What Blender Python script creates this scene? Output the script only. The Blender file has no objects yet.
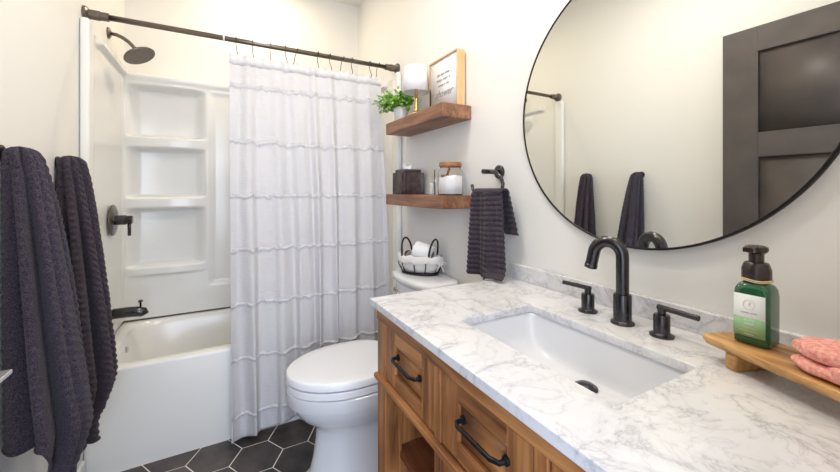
import bpy, bmesh, math, random
from mathutils import Vector, Matrix, noise
random.seed(7)
PI = math.pi
S = bpy.context.scene
COL = S.collection

# ---------------------------------------------------------------- camera
cam_d = bpy.data.cameras.new('camera')
cam = bpy.data.objects.new('camera', cam_d); COL.objects.link(cam)
YAW = math.atan2(198, 361)
cam.location = (0, 0, 1.25)
cam.rotation_euler = (PI / 2, 0, -YAW)
cam_d.sensor_width = 36.0
cam_d.lens = 36.0 * 361 / 840
cam_d.shift_y = -46 / 840
cam_d.clip_start = 0.02
S.camera = cam

# ---------------------------------------------------------------- world, lights, exposure
S.view_settings.view_transform = 'Standard'
S.view_settings.look = 'None'
S.view_settings.exposure = 0.50
S.view_settings.gamma = 1.0
S.view_settings.use_curve_mapping = False
w = bpy.data.worlds.new('world'); S.world = w; w.use_nodes = True
bg = w.node_tree.nodes['Background']
bg.inputs[0].default_value = (0.78, 0.87, 1.0, 1); bg.inputs[1].default_value = 1.3


def area(name, loc, rot, size, size_y, power, col, shape='RECTANGLE'):
    l = bpy.data.lights.new(name, 'AREA'); l.energy = power; l.color = col
    l.shape = shape; l.size = size
    if shape in ('RECTANGLE', 'ELLIPSE'): l.size_y = size_y
    o = bpy.data.objects.new(name, l); COL.objects.link(o)
    o.location = loc; o.rotation_euler = rot
    return o


WARM = (1.0, 0.83, 0.58); NEUT = (1.0, 0.95, 0.9); COOL = (0.70, 0.80, 1.0)
area('alcove_lamp', (0.22, 2.47, 2.728), (0, 0, 0), 0.14, 0.14, 4.9, WARM, 'DISK')
area('ceiling_fill', (0.25, 1.05, 2.68), (0, 0, 0), 0.34, 0.34, 8.0, NEUT, 'DISK')  # added room fill, placed under the unseen flush fixture
area('hall_fill', (-0.25, -1.2, 1.5), (PI / 2, 0, -.22), 1.4, 1.9, 33.0, COOL)  # added cool frontal fill, standing in for daylight from the unseen hall

# ---------------------------------------------------------------- materials


def mat(name, col, rough=0.5, metal=0.0, **kw):
    m = bpy.data.materials.new(name); m.use_nodes = True
    b = m.node_tree.nodes['Principled BSDF']
    b.inputs['Base Color'].default_value = (*col, 1)
    b.inputs['Roughness'].default_value = rough
    b.inputs['Metallic'].default_value = metal
    for k, v in kw.items():
        b.inputs[k.replace('_', ' ')].default_value = v
    return m


def N(m, t, **kw):
    n = m.node_tree.nodes.new(t)
    for k, v in kw.items():
        if k in n.inputs: n.inputs[k].default_value = v
        else: setattr(n, k, v)
    return n


def LK(m, a, b): m.node_tree.links.new(a, b)


def bumpy(m, scale, strength, dist=0.002, detail=3, stretch=(1, 1, 1)):
    tc = N(m, 'ShaderNodeTexCoord'); mp = N(m, 'ShaderNodeMapping')
    mp.inputs['Scale'].default_value = stretch
    nz = N(m, 'ShaderNodeTexNoise'); nz.inputs['Scale'].default_value = scale; nz.inputs['Detail'].default_value = detail
    bp = N(m, 'ShaderNodeBump'); bp.inputs['Strength'].default_value = strength; bp.inputs['Distance'].default_value = dist
    LK(m, tc.outputs['Object'], mp.inputs[0]); LK(m, mp.outputs[0], nz.inputs['Vector'])
    LK(m, nz.outputs[0], bp.inputs['Height'])
    LK(m, bp.outputs[0], m.node_tree.nodes['Principled BSDF'].inputs['Normal'])
    return nz


def ramp(m, src, stops):
    r = N(m, 'ShaderNodeValToRGB'); e = r.color_ramp.elements
    while len(e) < len(stops): e.new(0.5)
    for i, (p, c) in enumerate(stops):
        e[i].position = p; e[i].color = (*c, 1)
    LK(m, src, r.inputs[0]); return r


def mottled(name, c1, c2, scale, rough, bump=0.0, bscale=60, dist=0.002, stretch=(1, 1, 1), lo=.35, hi=.65, **kw):
    m = mat(name, c1, rough, **kw)
    if bump: bumpy(m, bscale, bump, dist)
    tc = N(m, 'ShaderNodeTexCoord'); mp = N(m, 'ShaderNodeMapping'); mp.inputs['Scale'].default_value = stretch
    nz = N(m, 'ShaderNodeTexNoise'); nz.inputs['Scale'].default_value = scale; nz.inputs['Detail'].default_value = 5
    LK(m, tc.outputs['Object'], mp.inputs[0]); LK(m, mp.outputs[0], nz.inputs['Vector'])
    r = ramp(m, nz.outputs[0], [(lo, c1), (hi, c2)])
    LK(m, r.outputs[0], m.node_tree.nodes['Principled BSDF'].inputs['Base Color'])
    return m


def wood(name, dark, mid, light, axis, scale=1.0, rough=0.45):
    m = mat(name, mid, rough)
    tc = N(m, 'ShaderNodeTexCoord'); mp = N(m, 'ShaderNodeMapping')
    st = [26 * scale] * 3; st['xyz'.index(axis)] = 1.6 * scale
    mp.inputs['Scale'].default_value = st
    n1 = N(m, 'ShaderNodeTexNoise'); n1.inputs['Scale'].default_value = 1.0; n1.inputs['Detail'].default_value = 6
    n1.inputs['Roughness'].default_value = 0.62; n1.inputs['Distortion'].default_value = 1.2
    n2 = N(m, 'ShaderNodeTexNoise'); n2.inputs['Scale'].default_value = 6.0 * scale; n2.inputs['Detail'].default_value = 2
    LK(m, tc.outputs['Object'], mp.inputs[0]); LK(m, mp.outputs[0], n1.inputs['Vector'])
    LK(m, tc.outputs['Object'], n2.inputs['Vector'])
    mx = N(m, 'ShaderNodeMath', operation='MULTIPLY_ADD'); mx.inputs[1].default_value = .3
    LK(m, n2.outputs[0], mx.inputs[0]); 
    sc = N(m, 'ShaderNodeMath', operation='MULTIPLY'); sc.inputs[1].default_value = .72
    LK(m, n1.outputs[0], sc.inputs[0]); LK(m, sc.outputs[0], mx.inputs[2])
    r = ramp(m, mx.outputs[0], [(.36, dark), (.5, mid), (.64, light)])
    b = m.node_tree.nodes['Principled BSDF']
    LK(m, r.outputs[0], b.inputs['Base Color'])
    bp = N(m, 'ShaderNodeBump'); bp.inputs['Strength'].default_value = .25; bp.inputs['Distance'].default_value = .001
    LK(m, n1.outputs[0], bp.inputs['Height']); LK(m, bp.outputs[0], b.inputs['Normal'])
    return m


M = {}
M['wall'] = mat('wall_paint', (0.83, 0.82, 0.79), 0.6); bumpy(M['wall'], 220, .12, .001)
M['ceil'] = mat('ceiling_paint', (0.84, 0.82, 0.77), 0.7)
M['trimw'] = mat('white_trim_paint', (0.86, 0.86, 0.84), 0.35)
M['acryl'] = mat('white_acrylic', (0.84, 0.84, 0.82), 0.16)
M['porc'] = mat('white_porcelain', (0.82, 0.83, 0.85), 0.07, Coat_Weight=0.4)
M['basin'] = mat('white_basin_ceramic', (0.76, 0.77, 0.80), 0.28)
M['seat'] = mat('white_seat_plastic', (0.86, 0.87, 0.89), 0.16)
M['black'] = mat('matte_black_metal', (0.018, 0.017, 0.018), 0.38, 0.6)
M['blackm'] = mat('black_bronze_metal', (0.075, 0.072, 0.078), 0.22, 0.95)
M['bronze'] = mat('oil_rubbed_bronze', (0.17, 0.145, 0.125), 0.30, 0.9)
M['chrome'] = mat('satin_nickel', (0.50, 0.47, 0.43), 0.25, 1.0)
M['lever'] = mat('brushed_nickel_lever', (0.80, 0.80, 0.80), 0.3, 1.0)
M['grout'] = mat('pale_grout', (0.90, 0.87, 0.82), 0.8)
M['tile'] = mottled('charcoal_slate_tile', (0.026, 0.021, 0.021), (0.100, 0.080, 0.074), 7, 0.42, bump=.3, bscale=25)
M['door'] = mottled('charcoal_door_paint', (0.068, 0.056, 0.052), (0.088, 0.071, 0.064), 9, 0.5)
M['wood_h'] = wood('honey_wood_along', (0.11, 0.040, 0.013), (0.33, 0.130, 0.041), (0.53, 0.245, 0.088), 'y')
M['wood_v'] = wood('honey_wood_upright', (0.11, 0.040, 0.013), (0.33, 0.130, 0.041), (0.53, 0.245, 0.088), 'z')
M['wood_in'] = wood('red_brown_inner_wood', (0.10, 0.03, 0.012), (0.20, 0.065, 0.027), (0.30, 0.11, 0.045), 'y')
M['shelf'] = wood('walnut_shelf_wood', (0.10, 0.04, 0.02), (0.25, 0.115, 0.058), (0.38, 0.20, 0.115), 'y', 1.0, .5)
M['acacia'] = wood('acacia_tray_wood', (0.26, 0.11, 0.035), (0.62, 0.34, 0.12), (0.80, 0.53, 0.24), 'y', .9, .4)
M['oak'] = wood('pale_oak_frame', (0.52, 0.30, 0.13), (0.68, 0.44, 0.21), (0.78, 0.55, 0.30), 'z')
M['lidwood'] = wood('brown_lid_wood', (0.14, 0.05, 0.02), (0.34, 0.15, 0.065), (0.50, 0.27, 0.13), 'y', 3)
M['paper'] = mat('white_paper', (0.86, 0.85, 0.84), 0.8)
M['ink'] = mat('grey_ink', (0.28, 0.27, 0.28), 0.8)
M['brass'] = mat('brushed_brass', (0.72, 0.50, 0.20), 0.28, 1.0)
M['shade'] = mat('white_linen_shade', (0.86, 0.86, 0.88), 0.8); bumpy(M['shade'], 500, .2, .0006)
M['pot'] = mat('white_ceramic_pot', (0.80, 0.80, 0.80), 0.35)
M['soil'] = mottled('potting_soil', (0.03, 0.02, 0.012), (0.07, 0.045, 0.03), 90, .95)
M['leaf'] = mottled('green_leaf', (0.09, 0.27, 0.025), (0.32, 0.55, 0.09), 22, 0.45)
M['tissuebox'] = mottled('dark_ribbed_bronze', (0.035, 0.024, 0.025), (0.09, 0.062, 0.060), 30, 0.4)
M['tissue'] = mat('white_tissue', (0.88, 0.89, 0.92), 0.9)
M['salt'] = mottled('white_bath_salt', (0.90, 0.90, 0.92), (0.96, 0.95, 0.95), 200, 0.85, bump=.4, bscale=350, dist=.001)
M['cotton'] = mat('white_cotton_cloth', (0.82, 0.81, 0.80), 0.9); bumpy(M['cotton'], 300, .3, .001)
M['fringe'] = mat('white_frayed_thread', (0.74, 0.73, 0.75), 0.95); bumpy(M['fringe'], 400, .8, .002)
M['core'] = mat('brown_cardboard', (0.26, 0.15, 0.09), 0.9)
M['rollp'] = mat('toilet_paper', (0.88, 0.89, 0.91), 0.95)
M['twine'] = mat('natural_twine', (0.72, 0.58, 0.34), 0.9)
M['pump'] = mat('brown_black_pump_plastic', (0.035, 0.022, 0.02), 0.22)
M['label'] = mat('white_label', (0.80, 0.83, 0.82), 0.5)
M['labelg'] = mat('pale_green_label', (0.30, 0.52, 0.28), 0.5)
M['labelt'] = mat('gold_label_ink', (0.62, 0.55, 0.22), 0.5)
M['labelp'] = mat('pink_label_ink', (0.72, 0.55, 0.48), 0.5)
M['dark'] = mat('dark_slot', (0.01, 0.01, 0.01), 0.8)
M['beige'] = mat('beige_plastic', (0.55, 0.45, 0.32), 0.4)
M['mirror'] = mat('mirror_glass', (0.86, 0.88, 0.86), 0.0, 1.0)
M['caulk'] = mat('grey_caulk_line', (0.12, 0.11, 0.10), 0.7)
M['lampglow'] = mat('lamp_diffuser', (1, 1, 1), 0.5)
_b = M['lampglow'].node_tree.nodes['Principled BSDF']
_b.inputs['Emission Color'].default_value = (1, .9, .75, 1); _b.inputs['Emission Strength'].default_value = 3

# glass
def glass(name, col, rough=0.0, ior=1.45):
    m = mat(name, col, rough)
    b = m.node_tree.nodes['Principled BSDF']
    b.inputs['Transmission Weight'].default_value = 1.0; b.inputs['IOR'].default_value = ior
    return m
M['glass'] = glass('clear_glass', (0.99, 0.99, 0.99), 0, 1.18)
M['greenp'] = mat('green_translucent_plastic', (0.02, 0.14, 0.055), 0.12, Transmission_Weight=0.35, Coat_Weight=.3)

# terry towels
def terry(name, c1, c2, rs=230):
    m = mat(name, c1, 0.95)
    b = m.node_tree.nodes['Principled BSDF']
    b.inputs['Sheen Weight'].default_value = 0.10; b.inputs['Sheen Roughness'].default_value = .5
    b.inputs['Specular IOR Level'].default_value = 0.1
    bumpy(m, rs, .8, .003, 2)
    tc = N(m, 'ShaderNodeTexCoord')
    nz = N(m, 'ShaderNodeTexNoise'); nz.inputs['Scale'].default_value = rs * .8; nz.inputs['Detail'].default_value = 3
    LK(m, tc.outputs['Object'], nz.inputs['Vector'])
    r = ramp(m, nz.outputs[0], [(.33, c1), (.68, c2)])
    LK(m, r.outputs[0], b.inputs['Base Color'])
    return m
M['towel'] = terry('plum_grey_terry', (0.020, 0.016, 0.024), (0.098, 0.081, 0.112), 420)
M['towel2'] = terry('charcoal_plum_terry', (0.020, 0.015, 0.021), (0.092, 0.073, 0.094), 420)
M['pink'] = terry('coral_pink_terry', (0.74, 0.27, 0.22), (0.92, 0.50, 0.43))
for k in ('towel', 'towel2', 'pink'): pass

# curtain cloth: woven, a little translucent
def cloth(name, col):
    m = mat(name, col, 0.9)
    nt = m.node_tree; b = nt.nodes['Principled BSDF']; out = nt.nodes['Material Output']
    tr = N(m, 'ShaderNodeBsdfTranslucent'); tr.inputs[0].default_value = (*col, 1)
    mix = N(m, 'ShaderNodeMixShader'); mix.inputs[0].default_value = .30
    LK(m, b.outputs[0], mix.inputs[1]); LK(m, tr.outputs[0], mix.inputs[2]); LK(m, mix.outputs[0], out.inputs[0])
    bumpy(m, 70, .9, .005, 5, (.35, 1, 3.0))
    return m
M['curtain'] = cloth('white_gauze', (0.86, 0.85, 0.87))

# marble
m = M['marble'] = mat('white_veined_marble', (0.8, 0.8, 0.8), 0.14)
tc = N(m, 'ShaderNodeTexCoord')
def vein(scale, dist, width, det=7, w0=.5):
    n = N(m, 'ShaderNodeTexNoise'); n.inputs['Scale'].default_value = scale; n.inputs['Detail'].default_value = det
    n.inputs['Distortion'].default_value = dist; n.inputs['Roughness'].default_value = .62
    LK(m, tc.outputs['Object'], n.inputs['Vector'])
    a = N(m, 'ShaderNodeMath', operation='SUBTRACT'); a.inputs[1].default_value = w0
    LK(m, n.outputs[0], a.inputs[0])
    c = N(m, 'ShaderNodeMath', operation='ABSOLUTE'); LK(m, a.outputs[0], c.inputs[0])
    return c, width
v1, _ = vein(6.2, .8, .05, 9); v2, _ = vein(13, .6, .04, 6, .47)
r1 = ramp(m, v1.outputs[0], [(0, (.68, .68, .70)), (.013, (.89, .89, .90)), (.06, (1, 1, 1))])
r2 = ramp(m, v2.outputs[0], [(0, (.84, .83, .83)), (.015, (.96, .96, .96)), (.06, (1, 1, 1))])
n3 = N(m, 'ShaderNodeTexNoise'); n3.inputs['Scale'].default_value = 3.0; n3.inputs['Detail'].default_value = 4
LK(m, tc.outputs['Object'], n3.inputs['Vector'])
r3 = ramp(m, n3.outputs[0], [(.35, (.71, .71, .75)), (.62, (.76, .76, .77))])
mm = N(m, 'ShaderNodeMixRGB', blend_type='MULTIPLY'); mm.inputs[0].default_value = 1
mm2 = N(m, 'ShaderNodeMixRGB', blend_type='MULTIPLY'); mm2.inputs[0].default_value = 1
LK(m, r1.outputs[0], mm.inputs[1]); LK(m, r2.outputs[0], mm.inputs[2])
LK(m, mm.outputs[0], mm2.inputs[1]); LK(m, r3.outputs[0], mm2.inputs[2])
LK(m, mm2.outputs[0], m.node_tree.nodes['Principled BSDF'].inputs['Base Color'])

# ---------------------------------------------------------------- object helpers
ORG = {}


def thing(name, label, cat, loc, group=None):
    o = bpy.data.objects.new(name, None); COL.objects.link(o)
    o.location = loc; o.empty_display_size = .05
    o['label'] = label; o['category'] = cat
    if group: o['group'] = group
    ORG[o.name] = Vector(loc)
    return o


def tag(o, label, cat, group=None, kind=None):
    o['label'] = label; o['category'] = cat
    if group: o['group'] = group
    if kind: o['kind'] = kind
    return o


class MB:
    """collects shapes in world coordinates, builds ONE mesh object"""
    def __init__(s): s.b = bmesh.new()

    def _new(s, before): 
        return [v for v in s.b.verts if v.index < 0]

    def poly(s, verts, faces, mi=0):
        vs = [s.b.verts.new(v) for v in verts]
        for f in faces:
            try:
                fc = s.b.faces.new([vs[i] for i in f]); fc.material_index = mi
            except ValueError: pass
        return s

    def box(s, x0, x1, y0, y1, z0, z1, mi=0, rz=0.0, piv=None):
        vs = [Vector((x, y, z)) for x in (x0, x1) for y in (y0, y1) for z in (z0, z1)]
        if rz:
            p = Vector(piv) if piv else Vector(((x0 + x1) / 2, (y0 + y1) / 2, 0))
            R = Matrix.Rotation(rz, 3, 'Z')
            vs = [R @ (v - p) + p for v in vs]
        fs = [(0, 1, 3, 2), (4, 6, 7, 5), (0, 4, 5, 1), (2, 3, 7, 6), (0, 2, 6, 4), (1, 5, 7, 3)]
        return s.poly(vs, fs, mi)

    def loft(s, loops, closed=True, cap0=True, cap1=True, mi=0):
        n = len(loops[0]); rows = []
        for lp in loops: rows.append([s.b.verts.new(p) for p in lp])
        for a, b in zip(rows, rows[1:]):
            for i in range(n if closed else n - 1):
                j = (i + 1) % n
                f = s.b.faces.new((a[i], a[j], b[j], b[i])); f.material_index = mi
        if closed and cap0: s.b.faces.new(list(reversed(rows[0]))).material_index = mi
        if closed and cap1: s.b.faces.new(rows[-1]).material_index = mi
        return s

    def lathe(s, prof, c=(0, 0, 0), seg=32, rot=None, mi=0, cap0=True, cap1=True):
        c = Vector(c); loops = []
        for r, z in prof:
            lp = []
            for i in range(seg):
                a = 2 * PI * i / seg
                v = Vector((r * math.cos(a), r * math.sin(a), z))
                if rot: v = rot @ v
                lp.append(c + v)
            loops.append(lp)
        return s.loft(loops, True, cap0, cap1, mi)

    def tube(s, path, r, seg=12, mi=0, closed=False, flat=1.0):
        P = [Vector(p) for p in path]; n = len(P)
        R = r if isinstance(r, (list, tuple)) else [r] * n
        loops = []; up = None
        for i in range(n):
            if closed: t = P[(i + 1) % n] - P[(i - 1) % n]
            else: t = P[min(i + 1, n - 1)] - P[max(i - 1, 0)]
            t.normalize()
            if up is None:
                up = Vector((0, 0, 1)) if abs(t.z) < .9 else Vector((1, 0, 0))
            u = (up - t * up.dot(t)).normalized(); up = u
            v = t.cross(u)
            loops.append([P[i] + (u * math.cos(2 * PI * k / seg) + v * math.sin(2 * PI * k / seg) * flat) * R[i] for k in range(seg)])
        if closed:
            rows = [[s.b.verts.new(p) for p in lp] for lp in loops]
            for a in range(n):
                A, B = rows[a], rows[(a + 1) % n]
                for i in range(seg):
                    j = (i + 1) % seg
                    s.b.faces.new((A[i], A[j], B[j], B[i])).material_index = mi
            return s
        return s.loft(loops, True, True, True, mi)

    def grid(s, fn, nu, nv, mi=0):
        rows = [[s.b.verts.new(fn(i / nu, j / nv)) for i in range(nu + 1)] for j in range(nv + 1)]
        for j in range(nv):
            for i in range(nu):
                s.b.faces.new((rows[j][i], rows[j][i + 1], rows[j + 1][i + 1], rows[j + 1][i])).material_index = mi
        return s

    def build(s, name, mats, parent=None, loc=None, bevel=0, smooth=True, seg=2, thick=0, sub=0, off=-1):
        bmesh.ops.remove_doubles(s.b, verts=s.b.verts, dist=1e-6)
        bmesh.ops.recalc_face_normals(s.b, faces=s.b.faces)
        if parent is not None: o0 = ORG[parent.name]
        elif loc is not None: o0 = Vector(loc)
        else:
            xs = [v.co for v in s.b.verts]
            o0 = Vector(((min(v.x for v in xs) + max(v.x for v in xs)) / 2, (min(v.y for v in xs) + max(v.y for v in xs)) / 2, min(v.z for v in xs)))
        for v in s.b.verts: v.co -= o0
        me = bpy.data.meshes.new(name); s.b.to_mesh(me); s.b.free()
        o = bpy.data.objects.new(name, me); COL.objects.link(o)
        if not isinstance(mats, (list, tuple)): mats = [mats]
        for m_ in mats: me.materials.append(m_)
        if parent is not None: o.parent = parent
        else: o.location = o0
        ORG[o.name] = o0.copy()
        if smooth:
            for p in me.polygons: p.use_smooth = True
        if thick:
            sm = o.modifiers.new('solid', 'SOLIDIFY'); sm.thickness = thick; sm.offset = off
        if bevel:
            bm_ = o.modifiers.new('bevel', 'BEVEL'); bm_.width = bevel; bm_.segments = seg
            bm_.limit_method = 'ANGLE'; bm_.angle_limit = math.radians(35); bm_.harden_normals = True
        if sub:
            sb = o.modifiers.new('sub', 'SUBSURF'); sb.levels = sub; sb.render_levels = sub
        return o


def mark_sharp(o, ang=35):
    me = o.data; b = bmesh.new(); b.from_mesh(me)
    for e in b.edges:
        if len(e.link_faces) == 2 and e.calc_face_angle(0) > math.radians(ang): e.smooth = False
    b.to_mesh(me); b.free(); return o


def struct(o, label=None, cat=None):
    o['kind'] = 'structure'
    if label: o['label'] = label; o['category'] = cat
    return o


def arc(c, r, a0, a1, n, ax='xz'):
    out = []
    for i in range(n + 1):
        a = a0 + (a1 - a0) * i / n
        d = {'x': 0, 'y': 0, 'z': 0}; d[ax[0]] = r * math.cos(a); d[ax[1]] = r * math.sin(a)
        out.append((c[0] + d['x'], c[1] + d['y'], c[2] + d['z']))
    return out


def rotY(a): return Matrix.Rotation(a, 3, 'Y')
def rotX(a): return Matrix.Rotation(a, 3, 'X')
XPOS = rotY(PI / 2)      # lathe axis z -> +x
XNEG = rotY(-PI / 2)


def text(name, s, size, mat_, parent, origin, ux, uz, shear=0.0, extr=0.0004, align='CENTER', bold=0.0):
    """flat lettering: ux = reading direction, uz = up"""
    cu = bpy.data.curves.new(name, 'FONT'); cu.body = s; cu.size = size; cu.align_x = align; cu.shear = shear
    cu.extrude = extr; cu.offset = bold; cu.resolution_u = 3
    o = bpy.data.objects.new(name, cu); COL.objects.link(o)
    dg = bpy.context.evaluated_depsgraph_get(); dg.update()
    me = bpy.data.meshes.new_from_object(o.evaluated_get(dg))
    bpy.data.objects.remove(o)
    ux = Vector(ux).normalized(); uz = Vector(uz).normalized(); n = ux.cross(uz)
    o0 = ORG[parent.name]
    for v in me.vertices:
        v.co = Vector(origin) + ux * v.co.x + uz * v.co.y + n * v.co.z - o0
    me.materials.clear(); me.materials.append(mat_)
    ob = bpy.data.objects.new(name, me); COL.objects.link(ob); ob.parent = parent
    ORG[ob.name] = o0
    return ob


XL, XR, YB, YF, ZC = -0.525, 0.975, 2.83, 0.03, 2.745

# ================================================================ THE ROOM
mb = MB(); mb.box(XL - .1, XR + .1, YF - .15, YB + .1, ZC, ZC + .08)
struct(mb.build('ceiling', M['ceil'], smooth=False))
mb = MB(); mb.box(XL - .1, XL, YF - .15, YB + .1, -.05, ZC); struct(mb.build('wall_left', M['wall'], smooth=False))
mb = MB(); mb.box(XR, XR + .1, YF - .15, YB + .1, -.05, ZC); struct(mb.build('wall_right', M['wall'], smooth=False))
mb = MB(); mb.box(XL, XR, YB, YB + .1, -.05, ZC); struct(mb.build('wall_back', M['wall'], smooth=False))
# doorway wall around the camera
mb = MB(); mb.box(XL, -.45, YF - .12, YF, 0, ZC); mb.box(.40, XR, YF - .12, YF, 0, ZC); mb.box(-.45, .40, YF - .12, YF, 2.09, ZC)
struct(mb.build('wall_front', M['wall'], smooth=False))
mb = MB(); mb.box(-.45, -.43, YF - .125, YF, 0, 2.09); mb.box(.38, .40, YF - .125, YF, 0, 2.09); mb.box(-.43, .38, YF - .125, YF, 2.07, 2.09)
struct(mb.build('trim_1', M['trimw'], smooth=False))

# floor: hexagon tiles over grout, one object
mb = MB(); mb.box(XL, XR, YF - .15, YB, -.05, -.0015, 1)
side = .1155; hh = side * math.sqrt(3) / 2
cx0, cy0 = -.030, 1.946
g = .0030
for i in range(-4, 8):
    for j in range(-12, 3):
        cx = cx0 + i * 1.5 * side; cy = cy0 + j * 2 * hh + (hh if i % 2 else 0)
        pts = []
        for k in range(6):
            a = PI / 3 * k
            pts.append((cx + (side - g) * math.cos(a), cy + (side - g) * math.sin(a)))
        # clip to the room
        def clip(P, ax, lim, sgn):
            out = []
            for q in range(len(P)):
                A, B = P[q], P[(q + 1) % len(P)]
                ia = (A[ax] - lim) * sgn <= 0; ib = (B[ax] - lim) * sgn <= 0
                if ia: out.append(A)
                if ia != ib:
                    t = (lim - A[ax]) / (B[ax] - A[ax]); out.append((A[0] + (B[0] - A[0]) * t, A[1] + (B[1] - A[1]) * t))
            return out
        for ax, lim, sg in ((0, XR - .002, 1), (0, XL + .002, -1), (1, 2.045, 1), (1, YF - .15, -1)):
            pts = clip(pts, ax, lim, sg) if len(pts) > 2 else pts
        if len(pts) > 2:
            mb.loft([[(p[0], p[1], -.004) for p in pts], [(p[0], p[1], 0) for p in pts]])
struct(mb.build('floor', [M['tile'], M['grout']], smooth=False))
mb = MB(); mb.box(XL, XL + .014, YF, 2.035, 0, .10); struct(mb.build('baseboard_left', M['trimw'], bevel=.004))
mb = MB(); mb.box(XR - .014, XR, 1.06, 2.035, 0, .10); struct(mb.build('baseboard_right', M['trimw'], bevel=.004))

# door leaf standing open along the left wall
def build_door():
    x0, x1, y0, y1, z0, z1 = -.440, -.405, .145, .905, .012, 2.062
    d = bpy.data.objects.new('door_1', None); COL.objects.link(d); d.location = (-.42, .145, .012); ORG[d.name] = Vector(d.location)
    struct(d)
    st = .143; mb = MB()
    mb.box(x0, x1, y0, y0 + st, z0, z1); mb.box(x0, x1, y1 - st, y1, z0, z1)
    for a, b in ((z0, .24), (1.414, 1.535), (1.937, z1)): mb.box(x0, x1, y0 + st, y1 - st, a, b)
    mb.build('door_frame', M['door'], d, bevel=.002)
    for a, b in ((.24, 1.414), (1.535, 1.937)):
        mb = MB(); mb.box(x0 + .012, x1 - .012, y0 + st, y1 - st, a, b)
        mb.build('door_panel', M['door'], d)
    h = MB(); zc = .9325; yc = y1 - .055
    h.lathe([(.026, 0), (.026, .006), (.022, .009)], (x1, yc, zc), 28, XPOS)
    h.lathe([(.009, .006), (.009, .068)], (x1, yc, zc), 16, XPOS)
    h.lathe([(.026, 0), (.026, .006), (.022, .009)], (x0, yc, zc), 28, XNEG)
    ho = h.build('door_handle', M['lever'], d, smooth=True); mark_sharp(ho)
    h = MB(); h.box(-.346, -.322, yc - .07, .900, .9285, .9365)
    h.build('lever', M['lever'], ho, bevel=.002)
    for z in (.25, 1.05, 1.85):
        h = MB(); h.lathe([(.007, -.045), (.007, .045)], (x0 + .006, y0 - .004, z), 12); h.build('hinge', M['lever'], d)
build_door()

# ---- ceiling lamps: recessed over the tub, plus an unseen flush one added for fill
for nm, x, y, r, lb in (('recessed_light', .22, 2.47, .085, 'small round recessed ceiling light above the bathtub'),
                        ('added_ceiling_light', .25, 1.05, .19, 'wide round flush ceiling light added out of view to brighten the room')):
    t = thing(nm, lb, 'ceiling light', (x, y, ZC - (.012 if r < .1 else .05)))
    dz = .012 if r < .1 else .05
    mb = MB(); mb.lathe([(r, -dz + .004), (r + .018, -dz + .002), (r + .02, 0), (r, 0)], (x, y, ZC), 40, cap0=False, cap1=False)
    mb.build('trim_ring', M['trimw'], t)
    mb = MB(); mb.lathe([(r, -dz + .006), (r, 0)], (x, y, ZC), 40); mark_sharp(mb.build('diffuser', M['lampglow'], t))

# vanity light bar added out of view over the mirror as warm fill
t = thing('added_vanity_light', 'black bar light with three white globes, added out of view above the round mirror', 'added wall light', (.97, .57, 2.1))
mb = MB(); mb.box(.955, .975, .50, .64, 2.10, 2.20); mb.box(.90, .915, .27, .87, 2.135, 2.15); mb.box(.90, .96, .56, .58, 2.13, 2.155)
mb.build('bracket', M['black'], t, bevel=.003)
for y in (.30, .57, .84):
    mb = MB(); mb.lathe([(.012, 2.215), (.035, 2.20), (.05, 2.17), (.052, 2.14), (.045, 2.11), (.025, 2.09), (.005, 2.085)], (.905, y, 0), 24)
    mb.build('globe', M['lampglow'], t)
    l = bpy.data.lights.new('vanity_fill', 'POINT'); l.energy = 1.4; l.color = WARM; l.shadow_soft_size = .05  # warm fill point in front of each added globe
    lo = bpy.data.objects.new('vanity_fill', l); COL.objects.link(lo); lo.location = (.80, y, 2.12)

# ================================================================ BATHTUB
ZR = .455
def sstep(a, b, x):
    t = max(0, min(1, (x - a) / (b - a))); return t * t * (3 - 2 * t)
def rrect(cx, cy, a, b, n, p):
    out = []
    for i in range(n):
        th = 2 * PI * i / n; c_, s_ = math.cos(th), math.sin(th)
        out.append((cx + a * math.copysign(abs(c_) ** (2 / p), c_), cy + b * math.copysign(abs(s_) ** (2 / p), s_)))
    return out
tub = thing('bathtub', 'white acrylic alcove bathtub behind the white curtain', 'bathtub', (.225, 2.43, 0))
x0, x1, y0, y1 = XL + .002, XR - .002, 2.05, YB - .002
n = 96
outer = []
per = rrect(.225, 2.44, .748, .388, n, 40)
loops = []
def L3(pts, z): return [(p[0], p[1], z) for p in pts]
def fit(pts):   # clamp to alcove rectangle
    return [(min(max(p[0], x0), x1), min(max(p[1], y0), y1)) for p in pts]
big = fit(rrect(.225, 2.44, .7495, .39, n, 60))
loops.append(L3(big, 0.0)); loops.append(L3(big, ZR - .012))
loops.append(L3(fit(rrect(.225, 2.44, .7485, .387, n, 50)), ZR - .004)); loops.append(L3(rrect(.225, 2.44, .742, .381, n, 40), ZR))
loops.append(L3(rrect(.225, 2.425, .695, .318, n, 9), ZR + .001))
loops.append(L3(rrect(.225, 2.425, .685, .308, n, 8), ZR - .006))
loops.append(L3(rrect(.225, 2.425, .672, .298, n, 7), ZR - .04))
loops.append(L3(rrect(.235, 2.425, .64, .275, n, 6), ZR - .20))
loops.append(L3(rrect(.245, 2.425, .60, .25, n, 5), ZR - .30))
loops.append(L3(rrect(.245, 2.425, .54, .21, n, 4), ZR - .335))
loops.append(L3(rrect(.245, 2.425, .30, .11, n, 3), ZR - .34))
mb = MB(); mb.loft(loops, True, True, True); tb = mb.build('tub_shell', M['acryl'], tub); mark_sharp(tb, 60)
mb = MB(); mb.lathe([(.034, 0), (.034, .006), (.028, .011), (.0, .012)], (-.452, 2.43, ZR - .07), 28, XPOS, cap1=False)
mb.build('overflow_plate', M['chrome'], tub)

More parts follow.
